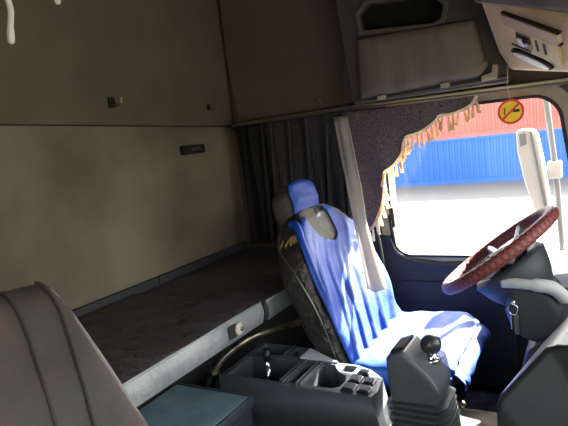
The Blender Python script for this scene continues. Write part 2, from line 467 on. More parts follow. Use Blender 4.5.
# ================================================================== curtains
def gathered(x0, x1, z0, z1, y, nf, amp, name, m, zt=None):
    mb = MB(); g = []
    n1, n2 = nf*12, 22
    for j in range(n2 + 1):
        v = j/n2; row = []
        for i in range(n1 + 1):
            u = i/n1
            ph = u*nf*2*PI + 1.2*noise.noise(Vector((u*6, v*1.2, 3)))
            a = amp*(.55 + .45*v)*(.8 + .5*noise.noise(Vector((u*5, 0, 7))))
            x = lerp(x0, x1, u) + .012*math.sin(ph*.5 + v*2)
            z = lerp(z1, z0, v) + (zt(u) if zt else 0)*(1 - v)
            row.append((x, y + a*math.sin(ph) + .3*a*math.sin(2*ph + 1), z))
        g.append(row)
    mb.rings(g, cap=False, closed=False)
    return mb
cu1 = thing('privacy_curtain', 'dark gathered curtain hanging behind the driver seat', 'curtain', (.45, 2.06, .64))
gathered(.335, .725, .64, 1.165, 2.06, 9, .02, 'cloth', None).build('cloth', M['curtain'], cu1, smooth=True, solid=.003)
MB().tube([(.165, 2.06, 1.163), (.725, 2.06, 1.168)], .006).build('curtain_rod', M['rubber'], cu1, smooth=True)
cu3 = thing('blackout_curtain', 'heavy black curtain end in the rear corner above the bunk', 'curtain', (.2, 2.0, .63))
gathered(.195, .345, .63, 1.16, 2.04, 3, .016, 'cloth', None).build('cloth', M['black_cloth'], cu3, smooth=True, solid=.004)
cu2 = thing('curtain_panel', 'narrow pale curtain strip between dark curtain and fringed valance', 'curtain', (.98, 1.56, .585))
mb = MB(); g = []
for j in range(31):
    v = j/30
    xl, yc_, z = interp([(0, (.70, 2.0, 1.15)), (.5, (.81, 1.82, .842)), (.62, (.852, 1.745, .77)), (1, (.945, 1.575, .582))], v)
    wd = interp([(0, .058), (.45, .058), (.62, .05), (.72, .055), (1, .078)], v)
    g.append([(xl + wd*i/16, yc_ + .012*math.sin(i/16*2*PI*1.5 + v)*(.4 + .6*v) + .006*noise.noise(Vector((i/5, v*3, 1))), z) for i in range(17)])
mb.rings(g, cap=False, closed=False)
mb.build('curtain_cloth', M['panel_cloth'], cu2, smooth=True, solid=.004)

val = thing('window_valance', 'dark velvet corner valance with gold tassel fringe over the side window', 'valance', (.9, 2.05, .66))
edge = [(1.240, 1.163), (1.222, 1.135), (1.19, 1.118), (1.145, 1.108), (1.108, 1.108), (1.09, 1.09), (1.055, 1.066), (1.01, 1.05), (.975, 1.043), (.962, 1.02), (.955, .985), (.93, .95), (.905, .93), (.882, .915), (.876, .88), (.870, .83), (.845, .76), (.81, .70), (.755, .665)]
ec = catmull([(p[0], 0, p[1]) for p in edge], 6)
lp = [(p.x, p.z) for p in ec] + [(.735, .70), (.733, .95), (.73, 1.163)]
mb = MB()
vy = 2.035
def vfold(x, z): return vy + .008*math.sin(x*38 + z*9)*min(1, max(0, 1.15 - z)*8)
tri = geometry.delaunay_2d_cdt([Vector(p) for p in lp] + [Vector((x*.012, z*.012)) for x in range(61, 104) for z in range(55, 97)],
                               [], [list(range(len(lp)))], 1, 1e-5)
mb.add([(p.x, vfold(p.x, p.y), p.y) for p in tri[0]], [tuple(f) for f in tri[2]])
mb.build('velvet', M['valance'], val, smooth=True, solid=.004)
# braid along the edge and tassels
MB().tube([(p.x, vfold(p.x, p.z) - .004, p.z) for p in ec], .0065, 8).build('braid', M['fringe_sunlit'], val, smooth=True)
# tassel positions at equal arc length
L = [0]
for a, b in zip(ec, ec[1:]): L.append(L[-1] + (b - a).length)
nt_ = 40
tass = []
for k in range(nt_):
    s_ = L[-1]*(k + .4)/nt_
    i = max(j for j in range(len(L)) if L[j] <= s_)
    t = (s_ - L[i]) / max(1e-6, (L[min(i+1, len(L)-1)] - L[i]))
    p = ec[i].lerp(ec[min(i+1, len(ec)-1)], t)
    tass.append(p)
tm = {}
def tassel_mesh(key, m):
    mb = MB()
    mb.lathe([(.0015, 0), (.0022, -.006), (.0045, -.011), (.0032, -.015), (.0048, -.022), (.0062, -.042), (.0052, -.043)], (0, 0, 0), (0, 0, 1), 8)
    return mb.build('tassel', m, val, smooth=True)
protos = [tassel_mesh(0, M['fringe']), tassel_mesh(1, M['fringe_sunlit'])]
bx = Vector(val['_base'])
used = set()
for k, p in enumerate(tass):
    q = 1 if p.z < .93 else 0  # lower tassels take the copy with sunlight in its colour
    if q not in used: o = protos[q]; used.add(q)
    else:
        o = protos[q].copy(); COL.objects.link(o); o.parent = val
    o.location = Vector((p.x, vfold(p.x, p.z) - .006, p.z - .003)) - bx
    o.rotation_euler = (random.uniform(-.15, .15), random.uniform(-.3, .3), 0)
    s_ = random.uniform(1.05, 1.35); o.scale = (s_, s_, s_)

# ================================================================== things on the rear wall
def coat_hook(y, z, s, label):
    t = thing('coat_hook', label, 'hook', (.11, y, z))
    MB().prism(rrect(y-.013*s, z-.02*s, y+.013*s, z+.02*s, .006*s), [], YZ(.115), 0, .012).build('back_plate', M['rubber'], t, bevel=.002)
    MB().tube(catmull([(.125, y, z-.008*s), (.15, y, z-.018*s), (.165, y+.003, z-.008*s), (.168, y+.004, z+.012*s)], 5), [.0045*s]*15 + [.006*s], 8).build('prong', M['hook'], t, smooth=True)
coat_hook(1.406, 1.288, .95, 'larger metal coat hook with dark plate on the rear wall')
coat_hook(1.968, 1.264, .6, 'small dark coat hook on the rear wall nearer the curtain')
hk = thing('snap_hook', 'tiny bent wire hook on the side fabric above the curtain', 'hook', (.6, 2.12, 1.22))
MB().tube(catmull([(.585, 2.115, 1.235), (.59, 2.10, 1.225), (.6, 2.10, 1.24), (.607, 2.10, 1.22), (.612, 2.115, 1.212)], 5), .0028, 6).build('wire', M['hook'], hk, smooth=True)
sw = thing('switch_panel', 'small black switch panel on the rear wall over the bunk', 'switch', (.115, 1.82, 1.09))
MB().prism(rrect(1.748, 1.07, 1.893, 1.108, .008), [], YZ(.112), 0, .016).build('bezel', M['rubber'], sw, bevel=.003)
for y in (1.80, 1.835):
    MB().prism(rrect(y, 1.083, y+.028, 1.098, .003), [], YZ(.125), 0, .008).build('button', M['hook'], sw, bevel=.001)
mb = MB()
tag(mb.tube(catmull([(.3, .945, 1.99), (.301, .944, 1.62), (.3, .942, 1.53), (.3, .944, 1.50), (.3, .934, 1.455), (.3, .930, 1.425)], 6), [.008]*25 + [.0095]*6, 10).sphere((.3, .93, 1.424), .0095, 10).build('white_lanyard', M['strap'], smooth=True),
    'longer white lanyard dangling in the top left corner', 'lanyard')
tag(MB().tube([(.3, 1.093, 1.99), (.3, 1.097, 1.56), (.3, 1.097, 1.55)], [.008, .008, .009], 10).sphere((.3, 1.097, 1.547), .0095, 10).build('white_lanyard', M['strap'], smooth=True),
    'short white lanyard end at the top edge right of the longer one', 'lanyard')

# ================================================================== bunk
struct(MB().box((.1, -.28, 0), (.46, 2.14, .525)).box((.46, -.28, .505), (.64, 2.14, .525)).build('bunk_base', M['bunk']))
def mattress(y0, y1, x0, x1, z0, z1, label, seed, drop=0.0, button=False):
    t = thing('bunk_mattress', label, 'mattress', ((x0+x1)/2, (y0+y1)/2, z0))
    mb = MB(); g = []
    nx, ny = 40, 40
    for j in range(ny + 1):
        row = []
        for i in range(nx + 1):
            u, v = i/nx, j/ny
            e = (1 - abs(2*u-1)**8)*(1 - abs(2*v-1)**10)
            x = lerp(x0, x1, u); y = lerp(y0, y1, v)
            w = max(0, u - .55)/.45
            wr = .028*w*(1-u**14)*(noise.noise(Vector((x*12 + y*8, y*22, seed))) )
            z = z1 - .012*(1-e) + .006*noise.noise(Vector((x*4, y*4, seed)))*e + wr*e
            row.append((x, y, z))
        g.append(row)
    mb.rings(g, cap=False, closed=False)
    mb.build('top_cover', M['matt_top'], t, smooth=True)
    zt = z1 - .013
    mb = MB()
    g = []
    for k in range(9):
        h = k/8; row = []
        loop = []
        n = 30
        bul = .010*math.sin(PI*h)
        for i in range(n+1): loop.append((x1 + bul + .004*noise.noise(Vector((i*.7, h*2, seed)))*math.sin(PI*h), lerp(y0, y1, i/n)))
        for i in range(1, n+1): loop.append((lerp(x1, x0, i/n), y1 + bul))
        for i in range(1, n+1): loop.append((x0, lerp(y1, y0, i/n)))
        for i in range(1, n): loop.append((lerp(x0, x1, i/n), y0 - bul))
        g.append([(p[0], p[1], lerp(z0, zt, h)) for p in loop])
    fr_ = [row[:n+1] for row in g]
    MB().rings(fr_, cap=False, closed=False).build('front_band', M['matt_front'], t, smooth=True)
    rest = [row[n:] + row[:1] for row in g]
    mb.rings(rest, cap=False, closed=False)
    mb.add(g[0], [tuple(reversed(range(len(g[0]))))])
    mb.build('end_band', M['matt_top'], t, smooth=True)
    pl = [(x1+.002, y0, zt), (x1+.002, y1, zt), (x0, y1, zt), (x0, y0, zt)]
    MB().tube([(x1+.002, lerp(y0, y1, i/10), zt) for i in range(11)], .0035, 6).build('piping', M['piping'], t, smooth=True)
    if button:
        MB().lathe([(0, 0), (.020, .001), (.021, .005), (.014, .009), (0, .010)], (x1+.012, 1.215, .568), (1, 0, 0), 20).build('button', M['button'], t, smooth=True)
        MB().lathe([(0, .009), (.007, .009), (.007, .013), (0, .013)], (x1+.012, 1.215, .568), (1, 0, 0), 12).build('button_stud', M['hook'], t, smooth=True)
        MB().prism(rrect(1.165, .55, 1.205, .588, .006), [], YZ(x1+.009), 0, .004).build('pull_tab', M['seam'], t)
    return t
mattress(.05, 1.358, .136, .678, .532, .613, 'dark bunk mattress with buttoned grey vinyl edge, nearer the camera', 1, button=True)
mattress(1.392, 2.115, .136, .676, .528, .604, 'second dark bunk mattress, far end beside the driver seat', 5)
for y0, y1, lab in ((-.2, 1.495, 'long grey bolster strip along the rear wall, near length'), (1.5, 2.12, 'short grey bolster strip along the rear wall at the far end')):
    tag(MB().box((.112, y0, .525), (.134, y1, .625)).build('bunk_bolster', M['bolster'], bevel=.006, bseg=3), lab, 'bolster')

tb = thing('grab_tube', 'worn metal tube with black sleeve running under the bunk edge', 'tube', (.50, 1.225, 0))
MB().tube(catmull([(.512, 1.225, .345), (.568, 1.27, .434), (.597, 1.32, .462), (.62, 1.36, .475), (.642, 1.40, .479), (.675, 1.47, .474), (.701, 1.55, .466), (.715, 1.62, .455)], 6), .0105, 10).build('pipe', M['tube'], tb, smooth=True)
MB().tube([(.50, 1.224, 0), (.50, 1.224, .28), (.512, 1.229, .345), (.545, 1.252, .398)], [.018, .018, .02, .0175], 14).build('sleeve', M['sleeve'], tb, smooth=True)
MB().tube([(.541, 1.249, .391), (.549, 1.255, .404)], .0205, 14).build('collar', M['hook'], tb, smooth=True)

# ================================================================== storage box
sb = thing('storage_box', 'blue-grey topped storage box under the near bunk edge', 'box', (.72, 1.0, 0))
BZ = .40
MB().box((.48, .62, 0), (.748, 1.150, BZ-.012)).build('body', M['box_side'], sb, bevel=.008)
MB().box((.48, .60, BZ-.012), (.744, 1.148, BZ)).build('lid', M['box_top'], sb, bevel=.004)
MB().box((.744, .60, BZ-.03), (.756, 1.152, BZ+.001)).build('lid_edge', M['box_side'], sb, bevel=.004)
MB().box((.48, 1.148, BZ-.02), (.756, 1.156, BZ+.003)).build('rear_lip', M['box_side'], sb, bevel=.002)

# ================================================================== centre console organiser
cs = thing('centre_console', 'dark plastic centre console tray with open compartments between the seats', 'console', (.87, 1.28, 0))
CZ = .44
foot = [(.635, 1.163), (1.098, 1.168), (1.104, 1.20), (1.092, 1.275), (1.045, 1.315), (.998, 1.334), (.935, 1.334), (.80, 1.41), (.63, 1.42)]
holes = [rrect(.652, 1.180, .825, 1.312, .006, 2), rrect(.648, 1.34, .745, 1.408, .006, 2), rrect(.765, 1.34, .795, 1.402, .004, 2),
         rrect(.848, 1.182, .876, 1.318, .004, 2),
         [(.902, 1.184), (.985, 1.184), (1.0, 1.20), (1.003, 1.23), (.992, 1.262), (.965, 1.278), (.945, 1.30), (.935, 1.318), (.902, 1.318)],
         rrect(.965, 1.285, 1.002, 1.323, .006, 2)]
def cfn(u, v, h):
    k = (CZ - h)/CZ
    cx_, cy_ = .86, 1.30
    return (u + max(0, u - 1.0)*.9*k*(1 if u > 1.0 else 0), v, h)
MB().prism(foot, holes, cfn, .33, CZ, bottom=False).prism(foot, [], cfn, 0, .33).build('body', M['cons'], cs, bevel=.0035)
sl = [(.893+.0, 1.18), (.9, 1.18), (.9, 1.322), (.893, 1.322)]
for (x0, y0, x1, y1) in ((.829, 1.178, .834, 1.32), (.839, 1.178, .844, 1.32), (.88, 1.178, .885, 1.322), (.892, 1.178, .897, 1.322), (.752, 1.338, .757, 1.41)):
    MB().box((x0, y0, CZ-.002), (x1, y1, CZ+.006)).build('divider_ridge', M['cons'], cs, bevel=.001)
for (x, y, w, d) in ((1.012, 1.178, .036, .036), (1.056, 1.178, .034, .034), (1.012, 1.226, .034, .036), (1.052, 1.224, .032, .03), (1.02, 1.272, .034, .026)):
    s_ = MB().box((x, y, CZ-.002), (x+w, y+d, CZ+.006)).build('switch', M['switch'], cs, bevel=.002)
    MB().hexa([Vector(p) for p in ((x+.004, y+.004, CZ+.005), (x+w-.004, y+.004, CZ+.005), (x+w-.004, y+d-.004, CZ+.005), (x+.004, y+d-.004, CZ+.005),
               (x+.004, y+.004, CZ+.008), (x+w-.004, y+.004, CZ+.008), (x+w-.004, y+d-.004, CZ+.011), (x+.004, y+d-.004, CZ+.011))]).build('rocker', M['blackpl'], s_, bevel=.0015)
    s_.children[0].location = (0, 0, 0)
lv = thing('chrome_lever', 'small bent chrome lever standing in the console compartment', 'lever', (.742, 1.228, .331))
MB().lathe([(.028, 0), (.03, .012), (.02, .03), (.008, .04), (0, .042)], (.745, 1.232, .331), (0, 0, 1), 16).build('base', M['blackpl'], lv, smooth=True)
MB().tube(catmull([(.745, 1.232, .365), (.738, 1.235, .40), (.752, 1.245, .42), (.742, 1.26, .445), (.742, 1.265, .475)], 6), [.007]*14 + [.009]*11, 10).build('rod', M['chrome'], lv, smooth=True)
MB().sphere((.741, 1.232, .395), .011, 12).build('joint', M['chrome'], lv, smooth=True)
MB().tube([(.742, 1.262, .455), (.742, 1.266, .49)], .0115, 10).build('grip', M['blackpl'], lv, smooth=True)
tag(MB().prism([(.815, 1.328), (.94, 1.328), (.93, 1.335), (.815, 1.40)], [], XY, CZ+.001, CZ+.005).build('paper_sheet', M['paper']),
    'pale triangular paper lying on the console beside the seat', 'paper')

# ================================================================== lofted seats
def loft_pt(sp, s, th, off=0.0):
    # sp: dict of tables over s in 0..1 ; th = 0 front (+n), 90deg = +y
    x, z = interp(sp['spine'], s)
    nx, nz = interp(sp['normal'], s)
    l = math.hypot(nx, nz); nx /= l; nz /= l
    w = interp(sp['w'], s) + off; d = interp(sp['d'], s) + off
    ex = sp.get('exp', 4.0)
    c, q = math.cos(th), math.sin(th)
    n = math.copysign(abs(c)**(2/ex), c)*d
    y = math.copysign(abs(q)**(2/ex), q)*w
    if c > 0:
        b = interp(sp['bol'], s)
        n += b*(abs(y)/w)**3*c**.5 - b*.45*(1 - (y/w)**2)*c**.5
    k = sp.get('round', .0)
    return Vector((x + nx*n, sp['y'] + y, z + nz*n))
def loft(sp, ns=28, nth=48, caps=True, amp=0.0, seed=0):
    rings = []
    ss = [0.0] + [i/ns for i in range(ns+1)] + [1.0]
    for q, i in enumerate(ss):
        ring = []
        for j in range(nth):
            p = loft_pt(sp, i, 2*PI*j/nth)
            if amp: p += Vector((1, 0, .3))*amp*noise.noise(p*11 + Vector((seed, 0, 0)))
            ring.append(p)
        if q in (0, len(ss)-1):
            c = sum(ring, Vector())/nth
            ax = Vector(interp(sp['spine'], .5 if q else .5)[:1] + (0,) + (0,))
            x0, z0 = interp(sp['spine'], 0); x1, z1 = interp(sp['spine'], 1)
            t = Vector((x1-x0, 0, z1-z0)).normalized()*(1 if q else -1)
            ring = [c + (p-c)*.6 + t*sp.get('capr', .015) for p in ring]
        rings.append(ring)
    return MB().rings(rings)

# ---------------- driver seat
ds = thing('driver_seat', 'black leather driver seat dressed in bright blue cloth covers', 'seat', (.98, 1.6, 0))
BN = (.93, .37)
SB = dict(y=1.61, exp=4.5, capr=.02,
          spine=[(0, (.915, .36)), (.3, (.848, .53)), (.62, (.785, .70)), (.85, (.748, .80)), (1, (.733, .84))],
          normal=[(0, BN), (1, BN)],
          w=[(0, .225), (.25, .24), (.55, .24), (.72, .218), (.86, .16), (1, .10)],
          d=[(0, .05), (.3, .062), (.7, .058), (.9, .05), (1, .035)],
          bol=[(0, .022), (.6, .024), (.85, .01), (1, 0)])
# side / rear shell in black leather, grey fabric face behind the cover
loft(SB, ns=40, nth=64, amp=.012, seed=3).build('backrest', M['leather'], ds, smooth=True, subsurf=1)
def lat(u):
    t = lerp(-.94, 1.0, u)
    return math.asin(math.copysign(min(1, abs(t))**2.25, t))
def strip(sp, th0, th1, s0, s1, off, nth=24, ns=40, disp=None, top=None, lateral=False):
    g = []
    for i in range(ns + 1):
        row = []
        for j in range(nth + 1):
            u = j/nth
            th = lat(u) if lateral else lerp(th0, th1, u)
            s1_ = top(u) if top else s1
            s = lerp(s0, s1_, i/ns)
            o = off + (disp(u, s) if disp else 0)
            row.append(loft_pt(sp, s, th, o))
        g.append(row)
    return MB().rings(g, cap=False, closed=False)
# grey face panel showing at shoulders and in the neck of the cover
strip(SB, R(-50), R(78), .45, 1.0, .004).build('face_panel', M['seatgrey'], ds, smooth=True)
def cover_top(u):
    # u 0 = near (camera) edge, 1 = far edge
    t = interp([(0, .86), (.04, .93), (.09, .93), (.12, .88), (.2, .80), (.3, .73), (.42, .675), (.5, .665), (.57, .70), (.60, .80), (.62, .93), (.635, .98), (.73, .98), (.765, .93), (.80, .84), (.88, .75), (1, .68)], u)
    return t
def folds(u, s):
    f = 0
    f += .014*max(0, math.sin((u*1.0 - s*.45)*34 + 1.8*noise.noise(Vector((u*3, s*3, 1)))))*max(0, 1 - s*1.1)
    f += .005*noise.noise(Vector((u*7, s*6, 4)))
    return f + .004
strip(SB, R(-47), R(88), -.0, 1, .008, nth=90, ns=60, disp=folds, top=cover_top, lateral=True).build('backrest_cover', M['blue'], ds, smooth=True, solid=.003)
# loose bunched strip of cloth along the near shoulder
mb = MB()
pts = [loft_pt(SB, s, R(a), .012) for s, a in ((.42, -47), (.55, -48), (.66, -50), (.76, -56), (.85, -66), (.90, -84))]
mb.tube(catmull(pts, 6), [lerp(.006, .015, i/30) for i in range(31)], 10)
mb.build('cover_hem', M['blue'], ds, smooth=True)
# white label print on the cover
q = [loft_pt(SB, s, R(a), .019) for s, a in ((.735, 56), (.735, 63), (.755, 63), (.755, 56))]
MB().add([p + Vector((.003, -.002, .001)) for p in q], [(0, 1, 2, 3)]).build('label_print', M['white'], ds, solid=.001)
# stitched seam down the black bolster and the torn corner
MB().tube(catmull([loft_pt(SB, s, R(-90 + 8*math.sin(s*5)), .004) for s in (.02, .2, .4, .6, .75, .85)], 6), .002, 6).build('bolster_seam', M['hook'], ds, smooth=True)
mb = MB()
for k in range(22):
    p = loft_pt(SB, .80 + .012*math.sin(k*2.1), R(-92 + k*1.3), .004)
    d = Vector((random.uniform(-.006, .004), random.uniform(-.010, -.004), random.uniform(-.024, -.010)))
    mb.tube([p, p + d*.5 + Vector((0, -.006, 0)), p + d], [.0022, .0018, .0008], 5)
mb.build('torn_foam', M['foam'], ds, smooth=True)
# headrest
SHd = dict(y=1.60, exp=3.2, capr=.02,
           spine=[(0, (.712, .812)), (.5, (.704, .872)), (1, (.692, .92))],
           normal=[(0, (.94, .34)), (1, (.9, .42))],
           w=[(0, .085), (.25, .10), (.72, .10), (.9, .085), (1, .06)], d=[(0, .042), (.4, .052), (.9, .044), (1, .03)], bol=[(0, 0), (1, 0)])
hr = loft(SHd, ns=14, nth=36).build('headrest', M['headshade'], ds, smooth=True, subsurf=1)
hd = dict(SHd); hd['spine'] = [(0, (.712, .805)), (.5, (.704, .872)), (1, (.690, .932))]
strip(hd, R(-48), R(110), 0, 1, .010, nth=40, ns=30, disp=lambda u, s: .003*noise.noise(Vector((u*5, s*5, 2)))).build('headrest_cover', M['blue'], ds, smooth=True, solid=.003)
for y in (1.545, 1.655):
    MB().tube([(.715, y, .79), (.708, y, .86)], .007, 8).build('headrest_post', M['hook'], ds, smooth=True)
# cushion
SC = dict(y=1.61, exp=4.5, capr=.02,
          spine=[(0, (.90, .362)), (.5, (1.07, .377)), (.85, (1.20, .388)), (1, (1.235, .374))],
          normal=[(0, (-.12, 1)), (.8, (-.05, 1)), (1, (.25, 1))],
          w=[(0, .22), (.2, .235), (.8, .235), (1, .20)], d=[(0, .045), (.4, .05), (.85, .05), (1, .034)],
          bol=[(0, .012), (.7, .012), (1, 0)])
loft(SC).build('cushion', M['leather'], ds, smooth=True, subsurf=1)
strip(SC, R(-92), R(110), 0.0, 1.0, .007, nth=70, ns=60,
      disp=lambda u, s: .004*noise.noise(Vector((u*8, s*8, 4))) + .007*max(0, math.sin(u*14 + s*18))*max(0, .45 - s) + .006*math.sin(u*34)*max(0, s - .85)/.15).build('cushion_cover', M['blue'], ds, smooth=True, solid=.003)
# front drop of the cushion cover
g = []
for i in range(13):
    v = i/12; row = []
    for j in range(41):
        u = j/40
        p = loft_pt(SC, 1.0, R(lerp(-62, 70, u)), .009)
        fall = v*(.038 + .008*math.sin(u*40))
        row.append((p.x + .03*math.sin(v*PI*.6) + .004*math.sin(u*30 + v*2), p.y, p.z - fall + .0))
    g.append(row)
MB().rings(g, cap=False, closed=False).build('cover_front', M['blue'], ds, smooth=True, solid=.003)
MB().box((.97, 1.46, .16), (1.2, 1.79, .32)).build('suspension', M['blackpl'], ds, bevel=.02)
MB().box((.90, 1.505, 0), (1.185, 1.80, .16)).build('pedestal', M['blackpl'], ds, bevel=.03)
MB().tube([(1.19, 1.41, .30), (1.235, 1.395, .30), (1.265, 1.392, .33)], .006, 8).sphere((1.267, 1.391, .335), .009, 10).build('adjuster_lever', M['hook'], ds, smooth=True)
MB().box((.99, 1.375, .27), (1.20, 1.40, .318)).build('side_rail', M['blackpl'], ds, bevel=.008)

# seat belt loop by the pillar
bl = thing('seat_belt', 'grey seat belt loop between driver seat and door', 'belt', (.82, 1.98, 0))
MB().tube(catmull([(.79, 2.02, .58), (.815, 1.98, .592), (.852, 1.97, .555), (.872, 1.97, .49), (.872, 1.97, .40), (.86, 1.97, 0)], 8), .0075, 8).build('stalk', M['mirror_g'], bl, smooth=True)
MB().tube(catmull([(.80, 2.06, .75), (.825, 2.05, .62), (.845, 2.02, .45), (.85, 2.0, 0)], 8), .009, 8).build('webbing', M['blackpl'], bl, smooth=True)

# ---------------- passenger seat
ps = thing('passenger_seat', 'dark brown passenger seat with seamed backrest in the left foreground', 'seat', (.85, .42, 0))
PN = (.80, .60)
SP = dict(y=.45, exp=5, capr=.012,
          spine=[(0, (.957, .36)), (.35, (.822, .54)), (.7, (.687, .73)), (.92, (.612, .828)), (1, (.594, .849))],
          normal=[(0, PN), (1, PN)],
          w=[(0, .235), (.5, .24), (.85, .24), (.95, .24), (1, .232)],
          d=[(0, .055), (.6, .055), (.9, .05), (1, .035)],
          bol=[(0, .02), (.7, .02), (1, 0)])
loft(SP, ns=36, amp=.006, seed=8).build('backrest', M['pass'], ps, smooth=True, subsurf=1)
for tb_ in ([(0, -14), (1, -14)], [(.3, 0), (.52, 3), (.78, 10), (1, 14)], [(.3, 9), (.5, 13), (.78, 36), (.95, 45), (1, 46)]):
    MB().tube(catmull([loft_pt(SP, s, R(interp(tb_, s)), .004) for s in (.0, .2, .4, .6, .8, .93, 1.0)], 6), .0035, 6).build('seam', M['seam'], ps, smooth=True)
MB().tube(catmull([loft_pt(SP, s, R(62), -.004) for s in (.0, .2, .4, .6, .8, .93)], 6), .006, 8).build('piping', M['pass_pipe'], ps, smooth=True)
SPc = dict(SC); SPc = dict(SPc, y=.43, spine=[(0, (.95, .36)), (.5, (1.12, .37)), (.85, (1.25, .38)), (1, (1.29, .365))], d=[(0, .06), (.85, .06), (1, .04)])
loft(SPc).build('cushion', M['pass'], ps, smooth=True)
MB().box((.9, .22, 0), (1.24, .61, .31)).build('pedestal', M['blackpl'], ps, bevel=.03)

# ================================================================== gear lever
gl = thing('gear_lever', 'dark grey gear lever housing with ribbed bellows and round knob', 'gear lever', (1.22, 1.16, .27))
prof = [(1.166, .50), (1.163, .572), (1.205, .592), (1.222, .575), (1.262, .535), (1.284, .50), (1.282, .47), (1.168, .465)]
MB().prism(prof, [], XZ(1.12), 0, .115).build('housing', M['gearbody'], gl, bevel=.009, bseg=3)
MB().hexa([Vector(p) for p in ((1.172, 1.135, .572), (1.206, 1.135, .585), (1.206, 1.215, .585), (1.172, 1.215, .572), (1.172, 1.135, .583), (1.206, 1.135, .597), (1.206, 1.215, .597), (1.172, 1.215, .583))]).build('recess', M['recess'], gl, bevel=.003)
mb = MB(); rings = []
zz = .468
for k in range(24):
    big = k % 2
    for dz in (0, .006):
        o = .0085 if big else 0.0
        e = .0006*k
        z_ = zz - k*.0076 - dz*.6
        rings.append([(p[0], p[1], z_) for p in rrect(1.166-o, 1.128-o, 1.286+o+e*1.0, 1.230+o, .02, 4)])
mb.rings(rings)
mb.build('bellows', M['bellows'], gl, bevel=.0)
MB().tube([(1.300, 1.222, .30), (1.296, 1.222, .36), (1.293, 1.222, .41)], .0055, 8).build('green_strip', M['green'], gl, smooth=True)['label'] = 'bright green strip'  # thin green strip at the bellows corner
MB().box((1.19, 1.115, .27), (1.31, 1.245, .285)).build('base', M['blackpl'], gl, bevel=.01)
MB().tube([(1.252, 1.19, .53), (1.253, 1.19, .565)], .011, 12).build('shaft', M['chrome'], gl, smooth=True)
MB().lathe([(.012, 0), (.017, .002), (.017, .008), (.012, .011)], (1.252, 1.19, .540), (0, 0, 1), 16).build('collar', M['chrome'], gl, smooth=True)
MB().sphere((1.253, 1.19, .585), .0245, 20, (1, 1, .95)).build('knob', M['gearknob'], gl, smooth=True)

# ================================================================== dashboard
db = thing('dashboard', 'dark dashboard wrapping round behind the steering wheel to the right foreground', 'dashboard', (1.7, 1.4, 0))
# centre wing nearest the camera
pw = [(1.447, .03), (1.447, .60), (1.449, .640), (1.455, .657), (1.523, .742), (1.540, .752), (1.60, .765), (1.98, .765), (1.98, .03)]
MB().prism(pw, [], lambda u, v, h: (u + max(0, h)*.2, .845 + h - max(0, u-1.523)*.5, v), 0, .26).build('centre_wing', M['dash'], db, bevel=.010, bseg=3)
# main body across the cab, deep below the windscreen
pm = [(1.62, .03), (1.58, .40), (1.56, .50), (1.60, .58), (1.72, .60), (1.98, .61), (1.98, .03)]
MB().prism(pm, [], XZ(1.1), 0, 1.03).build('main_body', M['dash_dark'], db, bevel=.02, bseg=3)
MB().prism([(1.72, .03), (1.68, .60), (1.72, .68), (1.98, .70), (1.98, .03)], [], XZ(-.25), 0, 1.05).build('passenger_side', M['dash'], db, bevel=.02, bseg=3)
# corner by the door with sunlight painted in as pale plastic, and vents
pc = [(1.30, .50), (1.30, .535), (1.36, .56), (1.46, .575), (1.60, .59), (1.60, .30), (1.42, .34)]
MB().prism(pc, [], XZ(1.83), 0, .26).build('door_corner', M['dash_sunlit'], db, bevel=.012, bseg=3)
for x in (1.40, 1.485):
    MB().box((x, 1.815, .50), (x+.06, 1.835, .535)).build('vent', M['recess'], db, bevel=.004)
# lower knee panel under the wheel
MB().prism([(1.40, .03), (1.38, .30), (1.42, .46), (1.60, .50), (1.66, .03)], [], XZ(1.50), 0, .62).build('knee_panel', M['dash_dark'], db, bevel=.02, bseg=3)

# ================================================================== steering wheel and column
wn = Vector((-.585, -.015, .81)).normalized()
wc = Vector((1.348, 1.6, .709))
wu = Vector((.80, 0, .585)).normalized(); wu = (wu - wn*wu.dot(wn)).normalized()
wv = wn.cross(wu).normalized()
RW = .176
st = thing('steering_wheel', 'black truck steering wheel in a red and black checked cover', 'steering wheel', tuple(wc))
def ringpt(a, r=RW, h=0): return wc + wu*math.cos(a)*r + wv*math.sin(a)*r + wn*h
m = bpy.data.materials.new('checked_cover'); m.use_nodes = True
nt = m.node_tree; b = nt.nodes['Principled BSDF']; b.inputs['Roughness'].default_value = .6
uvn = nt.nodes.new('ShaderNodeUVMap'); ck = nt.nodes.new('ShaderNodeTexChecker')
ck.inputs['Scale'].default_value = 1.3
ck.inputs['Color1'].default_value = lin((128, 54, 48)); ck.inputs['Color2'].default_value = lin((76, 40, 36))
nt.links.new(uvn.outputs['UV'], ck.inputs['Vector']); nt.links.new(ck.outputs['Color'], b.inputs['Base Color'])
M['rim'] = m
# torus with uv
NA, NB_ = 200, 20
vs = []; fs = []; uvs = []
for i in range(NA):
    a = 2*PI*i/NA
    e = (ringpt(a) - wc).normalized()
    for j in range(NB_):
        t = 2*PI*j/NB_
        rr = .0168 + .0012*(((i//2) + (j//2)) % 2)
        vs.append(ringpt(a) + e*math.cos(t)*rr + wn*math.sin(t)*rr)
me = bpy.data.meshes.new('rim')
for i in range(NA):
    for j in range(NB_):
        fs.append((i*NB_ + j, ((i+1) % NA)*NB_ + j, ((i+1) % NA)*NB_ + (j+1) % NB_, i*NB_ + (j+1) % NB_))
        uvs += [(i/2, j/2), ((i+1)/2, j/2), ((i+1)/2, (j+1)/2), (i/2, (j+1)/2)]
me.from_pydata([tuple(p) for p in vs], [], fs)
ul = me.uv_layers.new(name='UVMap')
for k, uv in enumerate(uvs): ul.data[k].uv = (uv[0] + .01, uv[1] + .01)
for p in me.polygons: p.use_smooth = True
me.materials.append(M['rim'])
ro = bpy.data.objects.new('rim', me); COL.objects.link(ro); ro.parent = st; ro.location = -wc
